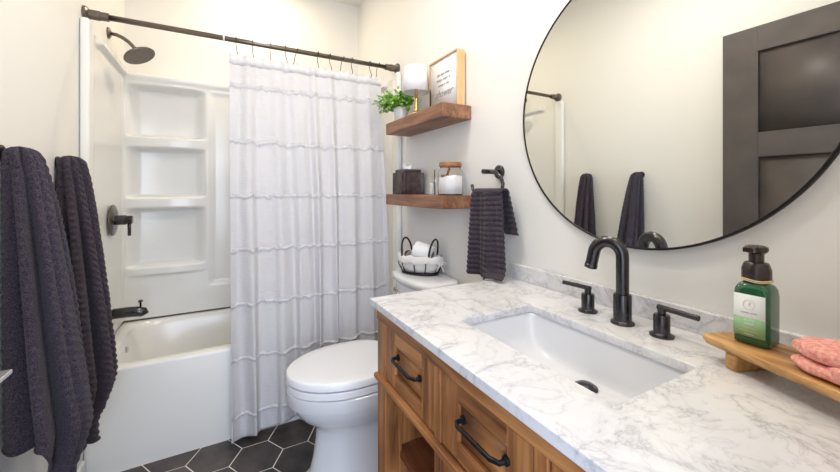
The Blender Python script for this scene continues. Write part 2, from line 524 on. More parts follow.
# ================================================================ SHOWER SURROUND
sur = thing('shower_surround', 'glossy white moulded shower surround with built-in corner shelves above the bathtub', 'shower surround', (.225, 2.7, ZR))
ZS0, ZS1 = ZR + .014, 1.95
def back_y(x, z):
    y = 2.735
    for cx, hw in ((-.300, .214), (.750, .214)):
        e = 1 - sstep(hw - .075, hw + .004, abs(x - cx))
        for za, zb in ((.779, 1.126), (1.207, 1.498), (1.578, 1.875)):
            # arched top, bowed shelf lip
            top = zb
            e2 = sstep(za - .004, za + .012, z) * (1 - sstep(top - .012, top + .02, z))
            dep = .075 * (1 - .25 * ((x - cx) / hw) ** 2)
            y += dep * e * e2
        # bowed-out shelf fronts
        if abs(x - cx) < hw:
            for zb in (.765, 1.167, 1.538, 1.915):
                k = 1 - ((x - cx) / hw) ** 2
                y -= .022 * k * (1 - sstep(.028, .046, abs(z - zb)))
    # middle field recess
    e = sstep(-.085, -.035, x) * (1 - sstep(.505, .545, x))
    y += .012 * e * (1 - sstep(1.86, 1.90, z)) * sstep(.62, .66, z)
    # top roll
    y -= .0 if z < 1.9 else .012 * sstep(1.90, 1.935, z)
    return y
def fb(u, v):
    x = XL + .006 + u * (XR - XL - .012); z = ZS0 + v * (ZS1 - ZS0)
    return (x, back_y(x, z), z)
mb = MB(); mb.grid(fb, 300, 300)
mb.grid(lambda u, v: (fb(u, 1)[0], fb(u, 1)[1] + v * (YB - .001 - fb(u, 1)[1]), ZS1), 300, 2)
mb.build('back_panel', M['acryl'], sur)
def side_panel(x, sx):
    mb = MB()
    def f(u, v):
        y = 2.075 + u * (2.80 - 2.075); z = ZS0 + v * (1.965 - ZS0)
        d = .009
        d += .022 * sstep(1.925, 1.94, z) * sstep(2.21, 2.225, y)
        d += .003 * sstep(2.70, 2.745, y)
        return (x + sx * d, y, z)
    mb.grid(f, 70, 220)
    mb.grid(lambda u, v: (x + sx * (.0005 + v * (f(u, 1)[0] - x) * sx), f(u, 1)[1], 1.965), 70, 2)
    mb.build('side_panel', M['acryl'], sur)
    mb = MB(); a, b = sorted((x + sx * .001, x + sx * .034)); mb.box(a, b, 2.005, 2.08, ZS0, 1.979)
    mb.build('front_flange', M['trimw'], sur, bevel=.012, seg=4)
side_panel(XL, 1); side_panel(XR, -1)
mb = MB(); mb.box(XL + .02, XR - .02, 2.745, 2.752, ZR + .001, ZR + .013); mb.build('caulk_line', M['caulk'], sur, smooth=False)

# suction hook on the surround
t = thing('suction_hook', 'tiny beige hook with a thin white pull on the shower surround beside the curtain', 'hook', (.055, 2.768, 1.40))
mb = MB(); mb.lathe([(.014, 0), (.012, .006), (.004, .008)], (.052, 2.766, 1.455), 18, rotX(PI / 2)); mb.build('suction_cup', M['beige'], t)
mb = MB(); mb.tube([(.052, 2.757, 1.45), (.052, 2.752, 1.42), (.052, 2.754, 1.36), (.052, 2.758, 1.32)], [.003, .003, .004, .006], 8); mb.build('pull', M['trimw'], t)

# shower head
t = thing('wall_shower', 'dark bronze round shower head on a curved arm', 'shower head', (XL, 2.45, 2.07))
mb = MB(); mb.lathe([(.030, 0), (.029, .006), (.018, .012), (.012, .014)], (XL, 2.45, 2.075), 28, XPOS); mb.build('flange', M['bronze'], t)
pth = [(XL + .005, 2.45, 2.075), (-.49, 2.45, 2.072), (-.465, 2.45, 2.062), (-.44, 2.45, 2.045), (-.42, 2.45, 2.024), (-.408, 2.45, 2.008)]
mb = MB(); mb.tube(pth, .0095, 14); mb.build('arm', M['bronze'], t)
ax = Vector((.46, -.20, -.86)).normalized(); R = Vector((0, 0, 1)).rotation_difference(ax).to_matrix()
mb = MB(); mb.lathe([(.011, -.010), (.017, 0), (.017, .010), (.013, .016), (.022, .020), (.05, .026), (.072, .031), (.075, .037), (.073, .041)], (-.408, 2.45, 2.008), 40, R)
hd = mb.build('head', M['bronze'], t); mark_sharp(hd, 50)
mb = MB()
for rr, k in ((.012, 6), (.026, 12), (.040, 18), (.054, 24), (.066, 30)):
    for i in range(k):
        a = 2 * PI * i / k; c = Vector((-.408, 2.45, 2.008)) + R @ Vector((rr * math.cos(a), rr * math.sin(a), .0408))
        mb.lathe([(.0026, 0), (.0018, .003)], c, 6, R)
mb.build('nozzles', M['chrome'], hd)

# shower valve
t = thing('shower_valve', 'dark bronze round shower valve plate with lever handle', 'shower valve', (XL + .019, 2.45, 1.087))
mb = MB(); mb.lathe([(.082, 0), (.082, .005), (.076, .010), (.03, .012)], (XL + .018, 2.45, 1.09), 44, XPOS); mark_sharp(mb.build('escutcheon', M['bronze'], t), 50)
mb = MB(); mb.lathe([(.026, 0), (.026, .045), (.022, .05), (.022, .072), (.019, .075)], (XL + .028, 2.45, 1.09), 28, XPOS)
vo = mb.build('valve_body', M['blackm'], t); mark_sharp(vo)
mb = MB(); mb.tube([(-.437, 2.45, 1.085), (-.436, 2.448, 1.05), (-.435, 2.446, 1.005)], [.009, .008, .0075], 12); mb.build('lever', M['blackm'], vo)

# tub spout
t = thing('tub_spout', 'dark bronze tub spout with diverter knob above the bathtub rim', 'tub spout', (XL + .019, 2.45, .58))
mb = MB(); mb.tube([(XL + .019, 2.45, .595), (-.44, 2.45, .595), (-.40, 2.45, .592), (-.378, 2.45, .586), (-.372, 2.45, .572)], [.027, .027, .027, .026, .022], 22)
so = mb.build('spout', M['blackm'], t)
mb = MB(); mb.lathe([(.005, 0), (.005, .024), (.011, .028), (.011, .034), (.006, .037)], (-.388, 2.45, .616), 16); mb.build('diverter_knob', M['blackm'], so)

# ================================================================ CURTAIN ROD, RINGS, CURTAIN
RZ, RY = 2.015, 2.07
t = thing('curtain_rod', 'long brown-black shower curtain rod spanning wall to wall', 'curtain rod', (.225, RY, RZ))
mb = MB(); mb.tube([(XL + .01, RY, RZ), (XR - .01, RY, RZ)], .0127, 20); mb.build('rod', M['bronze'], t)
for x, Rm, lo in ((XL, XPOS, 1), (XR, XNEG, -1)):
    mb = MB(); mb.lathe([(.033, .001), (.033, .010), (.026, .016), (.021, .018), (.021, .055), (.0185, .058), (.0185, .085), (.013, .088)], (x, RY, RZ), 28, Rm)
    mark_sharp(mb.build('end_flange', M['bronze'], t))
mb = MB(); mb.lathe([(.0137, -.004), (.0142, 0), (.0137, .004)], (.008, RY, RZ), 20, XPOS); mb.build('joint_band', M['trimw'], t)

CX0, CX1 = .034, .850
ZT, ZB = 1.935, .035
def fold(u):
    a = 2 * PI * (8.2 * u + .22 * math.sin(2 * PI * u * 1.7 + .6)) + .5
    return math.sin(a) * .75 + .25 * math.sin(1.7 * a + 1.1)
def curt(u, v):
    z = ZT + v * (ZB - ZT)
    amp = .009 + .021 * v ** .8 + .012 * sstep(.75, 1, v)
    w_ = CX1 - CX0 + .05 * v
    uu = u + .012 * math.sin(4 * v + 5 * u)
    f = fold(uu) + .25 * noise.noise(Vector((u * 9, v * 2.2, 1)))
    x = CX0 + w_ * u + .012 * math.cos(2 * PI * 8.2 * u + .5) * v - .004
    yc = 2.034 - .030 * sstep(0, .5, v) - .012 * sstep(.75, 1, v)
    y = yc - .012 * v - amp * f
    y += .004 * noise.noise(Vector((x * 14, z * 6, 3))) + .0015 * noise.noise(Vector((x * 40, z * 25, 7)))
    z += -.010 * math.sin(2 * PI * (u * 10 + .0)) ** 2 * (1 - sstep(0, .05, v))
    z += (.016 * f + .028 * sstep(.05, .35, u) - .012) * sstep(.90, 1, v)
    return Vector((x, min(y, 2.046 if z < .5 else 2.9), z))
mb = MB(); mb.grid(lambda u, v: curt(u, v), 420, 180)
cu = mb.build('shower_curtain', M['curtain'], thick=.0016, loc=(.44, 2.02, ZB))
tag(cu, 'white gauze shower curtain with rows of frayed fringe hanging over the bathtub', 'shower curtain')
rows = [1.775, 1.492, 1.220, .950, .682, .412, .142]
for z0 in rows:
    v0 = (z0 - ZT) / (ZB - ZT); mb = MB(); prev = None; nn = 620
    A, B, C_, D_ = [], [], [], []
    for i in range(nn + 1):
        u = i / nn; p = curt(u, v0)
        wv = .014 * noise.noise(Vector((u * 30, z0 * 9, 0))) + .003 * noise.noise(Vector((u * 90, z0 * 9, 4)))
        j = random.uniform(-1, 1); j2 = random.uniform(-1, 1)
        A.append(p + Vector((0, -.0012, .004 + wv)))
        B.append(p + Vector((j2 * .0015, -.0070 + j * .003, .009 + wv + j2 * .0045)))
        C_.append(p + Vector((j * .001, -.0085 + j2 * .002, -.003 + wv + j * .002)))
        D_.append(p + Vector((0, -.0030, -.013 + wv + j * .0055)))
    mb.loft([A, B, C_, D_], closed=False)
    mb.build('fringe_row', M['fringe'], cu)
# hem band at the top
mb = MB(); mb.loft([[curt(i / 200, 0) + Vector((0, -.0012, 0)) for i in range(201)], [curt(i / 200, .028) + Vector((0, -.0022, 0)) for i in range(201)]], closed=False)
mb.build('top_hem', M['fringe'], cu, thick=.001)
# rings
def px_to_x(u):
    a = (u - 420) / 361.; s_, c_ = math.sin(YAW), math.cos(YAW)
    return RY * (s_ + c_ * a) / (c_ - s_ * a)
hooks = [px_to_x(p) for p in (236, 252.5, 270.5, 285.6, 297, 318, 330, 343, 352, 370, 378.5)]
names = ['nearest the bare half of the rod', 'second from the left', 'third from the left', 'fourth from the left', 'fifth from the left', 'sixth from the left, the middle one',
         'fifth from the right wall', 'fourth from the right wall', 'third from the right wall', 'second from the right wall', 'closest to the right wall']
ring0 = None
def ring_mesh(tilt):
    p = [(tilt * .3, 0.004, -.078), (tilt * .6, -.008, -.082), (tilt * .8, -.012, -.072), (tilt * .5, -.005, -.055), (0, .003, -.04), (0, .012, -.022)]
    p += [(0, .0175 * math.cos(a), .0175 * math.sin(a)) for a in [(-40 + 22 * k) * PI / 180 for k in range(12)]]
    return p
for i, hx in enumerate(hooks):
    if ring0 is None:
        mb = MB(); mb.tube(ring_mesh(.004), .0019, 8)
        b0 = mb.build('curtain_ring', M['black'], loc=(0, 0, 0)); ring0 = b0; o = b0
    else:
        o = ring0.copy(); COL.objects.link(o)
    o.location = (hx, RY, RZ)
    o.rotation_euler = (0, (.30 if i in (4, 7, 10) else 0.04 * ((i * 7) % 3 - 1)), 0)
    tag(o, 'small black curtain hook on the rod, ' + names[i], 'curtain hook', 'hooks along the curtain rod')

# ================================================================ BATH TOWELS on hooks
def hook_at(y, label):
    t = thing('towel_hook', label, 'hook', (XL, y, 1.35))
    mb = MB(); mb.lathe([(.022, 0), (.022, .006), (.016, .009)], (XL, y, 1.35), 24, XPOS); mb.build('base_plate', M['black'], t)
    mb = MB(); mb.tube([(XL + .006, y, 1.35), (XL + .03, y, 1.345), (XL + .046, y, 1.348), (XL + .054, y, 1.362)], .006, 10); mb.build('prong', M['black'], t)
hook_at(1.395, 'black robe hook mostly hidden behind the nearer dark bath towel')
hook_at(1.78, 'black robe hook hidden behind the farther dark bath towel')


def bath_towel(name, yc0, yc1, ztop, grooves, hem, prof, material, label, rib, seed, slope=0.25):
    """hem(th)->z of the hem; prof(k, f)->(half depth, half width)"""
    nth, nz = 240, 210
    def f(u, v):
        th = -PI + 2 * PI * u
        zb = hem(th); z = ztop + v * (zb - ztop)
        k = min(1, (ztop - z) / (ztop - .40))
        ax_, by_ = prof(k)
        cap = math.sqrt(max(0, 1 - (1 - min(1, (ztop - z) / .030)) ** 2))
        cap = .04 + .96 * cap
        rho = 1.0
        for g0, wdt, dp in grooves:
            d = (th - g0 - .30 * k + .15 * math.sin(3.0 * k + seed) + PI) % (2 * PI) - PI
            rho -= dp * math.exp(-(d / wdt) ** 2) * (.35 + .65 * min(1, k * 3 + .15))
        rho += .03 * math.sin(5 * th + seed + k * 2)
        rho += .03 * noise.noise(Vector((math.cos(th) * 2, math.sin(th) * 2, z * 5 + seed)))
        s_ = z + slope * .09 * math.sin(th) + .006 * noise.noise(Vector((th * 3, z * 20, seed)))
        rb = rib * (math.sin(2 * PI * s_ / .024) + .4 * noise.noise(Vector((th * 4, z * 60, seed)))) 
        yc = yc0 + (yc1 - yc0) * k
        cxm = XL + .004 + ax_
        x = cxm + (ax_ * rho + rb) * cap * math.cos(th)
        y = yc + (by_ * rho + rb) * cap * math.sin(th)
        x = max(x, XL + .003)
        z -= (1 - rho) * .10 * (1 - k) ** 6 * cap
        return (x, y, z)
    mb = MB(); mb.grid(f, nth, nz)
    o = mb.build(name, material, loc=(XL + .06, yc0, .4), thick=.004)
    tag(o, label, 'towel', 'dark bath towels on the left wall')
    # hem strip
    mb = MB(); pts = [Vector(f(i / nth, 1)) for i in range(nth)]
    mb.tube(pts, .0042, 6, closed=True); h = mb.build('hem', material, o)
    return o
D = math.radians
def hem1(th):
    d = math.degrees(th)
    z = .40
    z += .15 * sstep(40, 85, -d) if d < 0 else .20 * sstep(15, 80, d)
    return z
bath_towel('bath_towel', 1.40, 1.445, 1.370, [(D(-70), .20, .62), (D(-36), .08, .12), (D(6), .16, .34), (D(58), .2, .40), (D(-118), .2, .40)], hem1,
           lambda k: ((.032 + .058 * min(1, k * 1.2) ** .62) * (1 - .30 * sstep(.80, 1.05, k)), (.032 + .080 * min(1, k * 1.3) ** .75) * (1 - .22 * sstep(.80, 1.05, k))), M['towel'],
           'dark plum-grey terry bath towel hanging nearest, at the left edge of the photo', .0013, 0.4, .5)
def hem2(th):
    d = math.degrees(th)
    z = .335 + (.09 * sstep(-5, 20, d) if d > -5 else 0) + .04 * sstep(60, 90, -d)
    return z
bath_towel('bath_towel', 1.775, 1.760, 1.376, [(D(-68), .16, .45), (D(-22), .15, .52), (D(30), .16, .35), (D(-116), .2, .4)], hem2,
           lambda k: ((.033 + .053 * min(1, k * 1.2) ** .68) * (1 - .32 * sstep(.84, 1.05, k)), (.040 + .066 * min(1, k * 1.25) ** .8) * (1 - .2 * sstep(.84, 1.05, k))), M['towel2'],
           'dark plum-grey ribbed bath towel hanging behind the nearer one, next to the bathtub', .0022, 2.1, .7)

# ================================================================ TOILET
TY = 1.56
toi = thing('toilet', 'white two-piece toilet with closed oval lid between vanity and bathtub', 'toilet', (.60, TY, 0))
def egg(xf, xb, hw, n=64, cy=TY, p=2.0, back=.5):
    """outline pointing to -x: xf front tip, xb back, hw half width"""
    out = []; xm = xf + (xb - xf) * .56
    for i in range(n):
        a = 2 * PI * i / n; c_, s_ = math.cos(a), math.sin(a)
        if c_ < 0: x = xm + (xm - xf) * c_; y = cy + hw * s_
        else:
            x = xm + (xb - xm) * math.copysign(abs(c_) ** .62, c_); y = cy + hw * math.copysign(abs(s_) ** .85, s_)
        out.append((x, y))
    return out
mb = MB()
# bowl shell from the foot up to the rim
secs = [(.000, .306, .780, .126), (.028, .302, .782, .130), (.034, .316, .780, .120), (.07, .328, .775, .110), (.12, .340, .765, .104), (.19, .350, .76, .103), (.235, .352, .75, .106), (.255, .343, .735, .114), (.275, .320, .725, .130), (.30, .290, .72, .148), (.33, .268, .72, .163), (.366, .252, .72, .175), (.370, .252, .72, .175), (.371, .236, .72, .190), (.375, .234, .72, .192), (.421, .234, .72, .192), (.425, .238, .715, .188)]
mb.loft([[(x, y, z) for x, y in egg(a, b, h)] for z, a, b, h in secs])
# foot and trapway at the rear
mb.loft([[(x, y, z) for x, y in egg(.50, .90, h)] for z, h in ((0, .115), (.05, .11), (.20, .09), (.34, .12), (.41, .15))])
bw = mb.build('bowl', M['porc'], toi); mark_sharp(bw, 40)
mb = MB(); mb.loft([[(x, y, z) for x, y in egg(a, .70, h)] for z, a, h in ((.4235, .275, .150), (.4300, .275, .150), (.4305, .234, .190), (.433, .232, .192), (.456, .232, .192), (.459, .234, .190), (.4595, .275, .150))])
mark_sharp(mb.build('seat', M['seat'], toi), 28)
mb = MB(); mb.loft([[(x, y, z) for x, y in egg(a, .705, h)] for z, a, h in ((.4590, .275, .150), (.4650, .275, .150), (.4655, .233, .191), (.467, .231, .193), (.491, .231, .193), (.4955, .234, .190), (.498, .243, .184), (.4995, .30, .15), (.501, .40, .07))])
ld = mb.build('lid', M['seat'], toi); mark_sharp(ld, 40)
for s_ in (-1, 1):
    mb = MB(); mb.lathe([(.016, -.03), (.016, .03), (.012, .034)], (.712, TY + s_ * .07, .452), 16, rotX(PI / 2)); mb.build('hinge', M['seat'], toi)
# tank
def tanksec(x0_, x1_, hw, r=5.0, bow=.03, n=60):
    out = []
    for x, y in rrect((x0_ + x1_) / 2, TY, (x1_ - x0_) / 2, hw, n, r):
        if x < (x0_ + x1_) / 2: x -= bow * (1 - ((y - TY) / hw) ** 2)
        out.append((x, y))
    return out
mb = MB(); mb.loft([[(x, y, z) for x, y in tanksec(a, .968, h)] for z, a, h in ((.40, .83, .165), (.42, .815, .178), (.60, .805, .188), (.795, .800, .194))])
tk = mb.build('tank', M['porc'], toi); mark_sharp(tk, 60)
mb = MB(); mb.loft([[(x, y, z) for x, y in tanksec(a, .972, h)] for z, a, h in ((.795, .795, .198), (.798, .786, .205), (.818, .784, .207), (.826, .788, .204), (.830, .80, .195), (.831, .82, .17))])
mb.build('tank_lid', M['porc'], toi)
mb = MB(); mb.lathe([(.012, 0), (.012, .012)], (.79, TY + .13, .74), 16, XNEG); mb.tube([(.776, TY + .13, .74), (.772, TY + .09, .737), (.77, TY + .06, .733)], .006, 10); mb.build('flush_lever', M['chrome'], tk)

# ================================================================ BASKET with rolls on the tank
BZ = .8325; bc = Vector((.872, 1.590)); brot = math.radians(-36)
def oval(a, b, z, n=48, dz=None):
    out = []
    for i in range(n):
        th = 2 * PI * i / n; x = b * math.cos(th); y = a * math.sin(th)
        X = bc.x + x * math.cos(brot) + y * math.sin(brot); Y = bc.y - x * math.sin(brot) + y * math.cos(brot)
        out.append(Vector((X, Y, z + (dz(th) if dz else 0))))
    return out
bsk = thing('wire_basket', 'small oval black wire basket with white cloth liner on the toilet tank', 'basket', (bc.x, bc.y, BZ))
mb = MB(); mb.tube(oval(.094, .054, BZ + .006), .0055, 8, closed=True)
mb.tube(oval(.118, .070, BZ + .082), .0025, 8, closed=True)
for i in range(10):
    th = int(48 * i / 10)
    a = oval(.094, .054, BZ + .006)[th]; b = oval(.118, .070, BZ + .085)[th]; d = (b - a) * .5 + a + (a - Vector((bc.x, bc.y, a.z))) * .12
    mb.tube([a, d, b], .0026, 8)
mb.build('wire_frame', M['black'], bsk)
for s_ in (-1, 1):
    e = oval(.118, .070, BZ + .088)
    i0 = 12 if s_ > 0 else 36
    A, B = e[i0 - 7], e[(i0 + 7) % 48]; pts = []
    C_ = (A + B) / 2; outv = (e[i0] - C_) * .25
    for k in range(17):
        a = PI * k / 16
        pts.append(C_ + (A - C_) * math.cos(a) + Vector((0, 0, .086)) * math.sin(a) ** .8 + outv * math.sin(a))
    mb = MB(); mb.tube(pts, .0048, 10); mb.build('handle', M['black'], bsk)
mb = MB()
wav = lambda th: .004 * math.sin(9 * th) + .003 * math.sin(17 * th + 1)
lp = [oval(.087, .047, BZ + .014), oval(.103, .059, BZ + .040), oval(.114, .066, BZ + .082), oval(.118, .070, BZ + .096, dz=wav), oval(.123, .0745, BZ + .092, dz=wav), oval(.124, .0755, BZ + .062, dz=wav), oval(.121, .073, BZ + .058, dz=wav)]
mb.loft(lp, True, True, False); mb.build('cloth_liner', M['cotton'], bsk, thick=.0015)
bp_ = oval(.124, .0755, BZ + .060)[34]; o_ = Vector((-.006, -.006, 0))
mb = MB(); P0 = bp_ + o_
side_ = Vector((.55, -.83, 0))
for s_ in (-1, 1):
    mb.tube([P0, P0 + side_ * .018 * s_ + Vector((0, 0, .010)), P0 + side_ * .032 * s_ + Vector((0, 0, .004)), P0 + side_ * .02 * s_ + Vector((0, 0, -.004)), P0], .0032, 6)
    mb.tube([P0, P0 + side_ * .012 * s_ + Vector((0, 0, -.018)), P0 + side_ * .02 * s_ + Vector((0, 0, -.036))], .003, 6)
mb.build('bow', M['cotton'], bsk)
def roll(name, c, axis, r, L, label):
    t = thing(name, label, 'toilet roll', tuple(Vector(c) - Vector((0, 0, r))), 'toilet rolls in the basket')
    Rm = Vector((0, 0, 1)).rotation_difference(Vector(axis).normalized()).to_matrix()
    mb = MB(); mb.lathe([(.021, -L / 2), (r - .003, -L / 2), (r, -L / 2 + .004), (r, L / 2 - .004), (r - .003, L / 2), (.021, L / 2), (.021, -L / 2)], c, 40, Rm, cap0=False, cap1=False)
    mark_sharp(mb.build('paper', M['rollp'], t), 50)
    mb = MB(); mb.lathe([(.0205, -L / 2 + .001), (.0205, L / 2 - .001), (.0190, L / 2 - .001), (.0190, -L / 2 + .001), (.0205, -L / 2 + .001)], c, 28, Rm, cap0=False, cap1=False); mb.build('core', M['core'], t)
roll('toilet_roll', (.880, 1.566, BZ + .106), (.60, -.70, -.24), .046, .096, 'white toilet roll nearer the right handle of the basket, brown core showing')
roll('toilet_roll', (.842, 1.654, BZ + .086), (-.55, -.80, .25), .024, .058, 'white toilet roll lower in the basket beside its left handle')

# ================================================================ FLOATING SHELVES
def shelf(z0, z1, label):
    mb = MB(); mb.box(.820, XR - .001, 1.300, 1.900, z0, z1)
    tag(mb.build('floating_shelf', M['shelf'], bevel=.003), label, 'shelf', 'floating wood shelves')
shelf(1.564, 1.626, 'upper thick brown wood floating shelf carrying the plant, lamp and framed sign')
shelf(1.168, 1.226, 'lower thick brown wood floating shelf carrying the tissue box and glass jar')
ZU, ZL = 1.627, 1.227

# framed sign
sg = thing('framed_sign', 'square oak framed sign with grey lettering leaning on the upper shelf', 'sign', (.945, 1.46, ZU))
FY0, FY1, FZ0, FZ1, FX0, FX1 = 1.338, 1.588, ZU, 1.886, .924, .966
mb = MB(); tkf = .0055
mb.box(FX0, FX1, FY0, FY0 + tkf, FZ0, FZ1); mb.box(FX0, FX1, FY1 - tkf, FY1, FZ0, FZ1)
mb.box(FX0, FX1, FY0 + tkf, FY1 - tkf, FZ1 - tkf, FZ1); mb.box(FX0, FX1, FY0 + tkf, FY1 - tkf, FZ0, FZ0 + tkf)
mb.build('frame', M['oak'], sg, bevel=.0008)
mb = MB(); mb.box(FX0 + .006, FX0 + .010, FY0 + tkf, FY1 - tkf, FZ0 + tkf, FZ1 - tkf); pn = mb.build('print', M['paper'], sg)
ymid = (FY0 + FY1) / 2
for s_, z_ in (('the best ideas', 1.803), ('always seem to', 1.777), ('come in the', 1.751)):
    text('lettering', s_, .0200, M['ink'], pn, (FX0 + .0053, ymid, z_), (0, -1, 0), (0, 0, 1), .25)
text('lettering', 'shower', .050, M['ink'], pn, (FX0 + .0053, ymid, 1.700), (0, -1, 0), (0, 0, 1), .55)

# table lamp
lx, ly = .884, 1.652
lp_ = thing('table_lamp', 'small brass table lamp with white drum shade on the upper shelf', 'lamp', (lx, ly, ZU))
mb = MB(); mb.box(lx - .032, lx + .032, ly - .032, ly + .032, ZU, ZU + .016, rz=.5)
mb.build('base', M['brass'], lp_, bevel=.002)
mb = MB(); mb.lathe([(.030, .016), (.026, .022), (.014, .030), (.010, .045), (.013, .052), (.009, .058), (.009, .085), (.014, .092), (.009, .100), (.008, .16)], (lx, ly, ZU), 24); mb.build('stem', M['brass'], lp_)
mb = MB(); mb.lathe([(.068, .128), (.060, .262)], (lx, ly, ZU), 48, cap0=False, cap1=False); mb.lathe([(.0605, .2615), (.05, .2615)], (lx, ly, ZU), 48, cap0=False, cap1=False)
mb.tube([(lx - .058, ly, ZU + .255), (lx + .058, ly, ZU + .255)], .0015, 6)
mb.build('lamp_shade', M['shade'], lp_, thick=.0015)
mb = MB(); mb.tube([(lx, ly, ZU + .16), (lx, ly, ZU + .256)], .004, 8); mb.lathe([(.004, .256), (.006, .268), (.002, .272)], (lx, ly, ZU), 12); mb.build('finial', M['brass'], lp_)

# plant
px_, py_ = .880, 1.828
pl = thing('potted_plant', 'small bushy green plant in a white pot at the far end of the upper shelf', 'plant', (px_, py_, ZU))
mb = MB(); mb.lathe([(.030, 0), (.034, .003), (.042, .075), (.043, .082), (.040, .083), (.038, .070)], (px_, py_, ZU), 36, cap1=False); mb.build('pot', M['pot'], pl)
mb = MB(); mb.lathe([(.0385, .066), (.037, .071)], (px_, py_, ZU), 28); mb.build('soil', M['soil'], pl)
mb = MB(); rnd = random.Random(11); stems = MB()
for st in range(74):
    a = rnd.uniform(0, 2 * PI); reach = rnd.uniform(.03, .13); hgt = rnd.uniform(.02, .10)
    if math.cos(a) > .2: reach *= .5
    elif math.cos(a) < -.3: reach *= 1.12
    p0 = Vector((px_ + .02 * math.cos(a), py_ + .02 * math.sin(a), ZU + .072))
    droop = rnd.uniform(-.085, .01) if reach > .06 else 0
    p2 = p0 + Vector((reach * math.cos(a), reach * math.sin(a) * .9, hgt * (1.25 - reach * 6) + droop + .025))
    p1 = (p0 + p2) / 2 + Vector((0, 0, .03))
    stems.tube([p0, p1, p2], .0012, 5)
    for k in range(11):
        tt = .25 + .75 * k / 10
        c_ = p0 * (1 - tt) ** 2 + p1 * 2 * tt * (1 - tt) + p2 * tt * tt
        c_ = c_ + Vector([rnd.uniform(-.012, .012) for _ in range(3)])
        if c_.x > .962: continue
        nrm = Vector((rnd.uniform(-1, .6), rnd.uniform(-1, .6), rnd.uniform(.1, 1))).normalized()
        d1 = nrm.orthogonal().normalized(); d1 = Matrix.Rotation(rnd.uniform(0, 6.28), 3, nrm) @ d1; d2 = nrm.cross(d1)
        L = rnd.uniform(.009, .016); W = L * .72
        pts = [c_ - d1 * L, c_ - d1 * L * .3 + d2 * W, c_ + d1 * L * .45 + d2 * W * .75, c_ + d1 * L * 1.1, c_ + d1 * L * .45 - d2 * W * .75, c_ - d1 * L * .3 - d2 * W, c_ - nrm * .0025]
        if max(p.x for p in pts) > .970 or (c_.x - lx) ** 2 + (c_.y - ly) ** 2 < .088 ** 2: continue
        mb.poly(pts, [(0, 1, 6), (1, 2, 6), (2, 3, 6), (3, 4, 6), (4, 5, 6), (5, 0, 6)])
stems.build('stems', M['leaf'], pl)
mb.build('foliage', M['leaf'], pl, smooth=False)['kind'] = 'stuff'

# tissue box cover
tx, ty = .893, 1.762
tb_ = thing('tissue_box_cover', 'dark ribbed square tissue box cover on the lower shelf', 'tissue box', (tx, ty, ZL))
def ribbed(h, z, n=240, amp=.0050):
    out = []
    for (x, y) in rrect(0, 0, h, h, n, 14):
        ang = math.atan2(y, x); s_ = (y if abs(x) > abs(y) else x)
        k = 1 + amp / h * math.sin(s_ / h * 2 * PI * 3.5)
        out.append((tx + x * k, ty + y * k, z))
    return out
mb = MB(); mb.loft([ribbed(.060, ZL), ribbed(.062, ZL + .004), ribbed(.062, ZL + .110), ribbed(.060, ZL + .117)]); mark_sharp(mb.build('box', M['tissuebox'], tb_), 40)
mb = MB(); pr = [(.053, ZL + .116), (.055, ZL + .119), (.055, ZL + .131), (.052, ZL + .134)]
mb.loft([[(tx + x, ty + y, z) for x, y in rrect(0, 0, h, h, 60, 14)] for h, z in pr]); mark_sharp(mb.build('raised_top', M['tissuebox'], tb_), 50)
mb = MB()
mb.grid(lambda u, v: (tx - .012 + .010 * math.sin(u * 9 + v * 2) + .010 * v * math.cos(u * 5), ty - .028 + u * .056 + .008 * v * math.sin(u * 7), ZL + .125 + v * (.048 - .022 * abs(math.sin(u * PI * 2.1 + .4)))), 30, 12)
tag(mb.build('tissue', M['tissue'], thick=.0008), 'white tissue sticking out of the dark tissue box', 'tissue')

# glass jar with wood lid
jx, jy = .897, 1.352
jr = .057
jar = thing('glass_jar', 'round clear glass jar with thick wooden lid on the lower shelf', 'jar', (jx, jy, ZL))
mb = MB(); mb.lathe([(.0, 0), (jr - .004, 0), (jr, .004), (jr, .100), (jr - .006, .112), (.046, .117), (.046, .126), (.0435, .126), (.0435, .116), (jr - .009, .110), (jr - .003, .099), (jr - .003, .006), (jr - .006, .003), (0, .003)], (jx, jy, ZL), 48, cap0=False, cap1=False)
mb.build('glass_body', M['glass'], jar)
mb = MB(); mb.lathe([(.040, .120), (.042, .127), (.050, .127), (.051, .130), (.051, .143), (.049, .146)], (jx, jy, ZL), 40); mark_sharp(mb.build('wooden_lid', M['lidwood'], jar), 45)
mb = MB(); nl = 40; lps = []
for rr in [.0, .02, .035, .048, jr - .0045]:
    lps.append([(jx + rr * math.cos(2 * PI * i / nl), jy + rr * math.sin(2 * PI * i / nl), ZL + .078 - .16 * (rr * math.sin(2 * PI * i / nl)) - .18 * rr * math.cos(2 * PI * i / nl) * 0 + .006 * noise.noise(Vector((rr * 60, i * .3, 0)))) for i in range(nl)])
lps.append([(jx + (jr - .0045) * math.cos(2 * PI * i / nl), jy + (jr - .0045) * math.sin(2 * PI * i / nl), ZL + .006) for i in range(nl)])
mb.loft(lps, True, False, True)
tag(mb.build('bath_salt', M['salt']), 'white bath salt heaped inside the round glass jar', 'bath salt', kind='stuff')
mb = MB(); mb.tube([(jx - .012, jy + .010, ZL + .080), (jx - .010, jy + .006, ZL + .10), (jx - .006, jy, ZL + .118)], .005, 10)
mb.loft([[(jx - .016 + .018 * math.cos(a) * s_, jy + .022 + .022 * math.sin(a) * s_, ZL + z_) for a in [2 * PI * k / 16 for k in range(16)]] for s_, z_ in ((.5, .074), (1, .082), (1.05, .092))], True, True, True)
tag(mb.build('wooden_scoop', M['lidwood']), 'brown wooden scoop lying on the bath salt inside the jar', 'scoop')
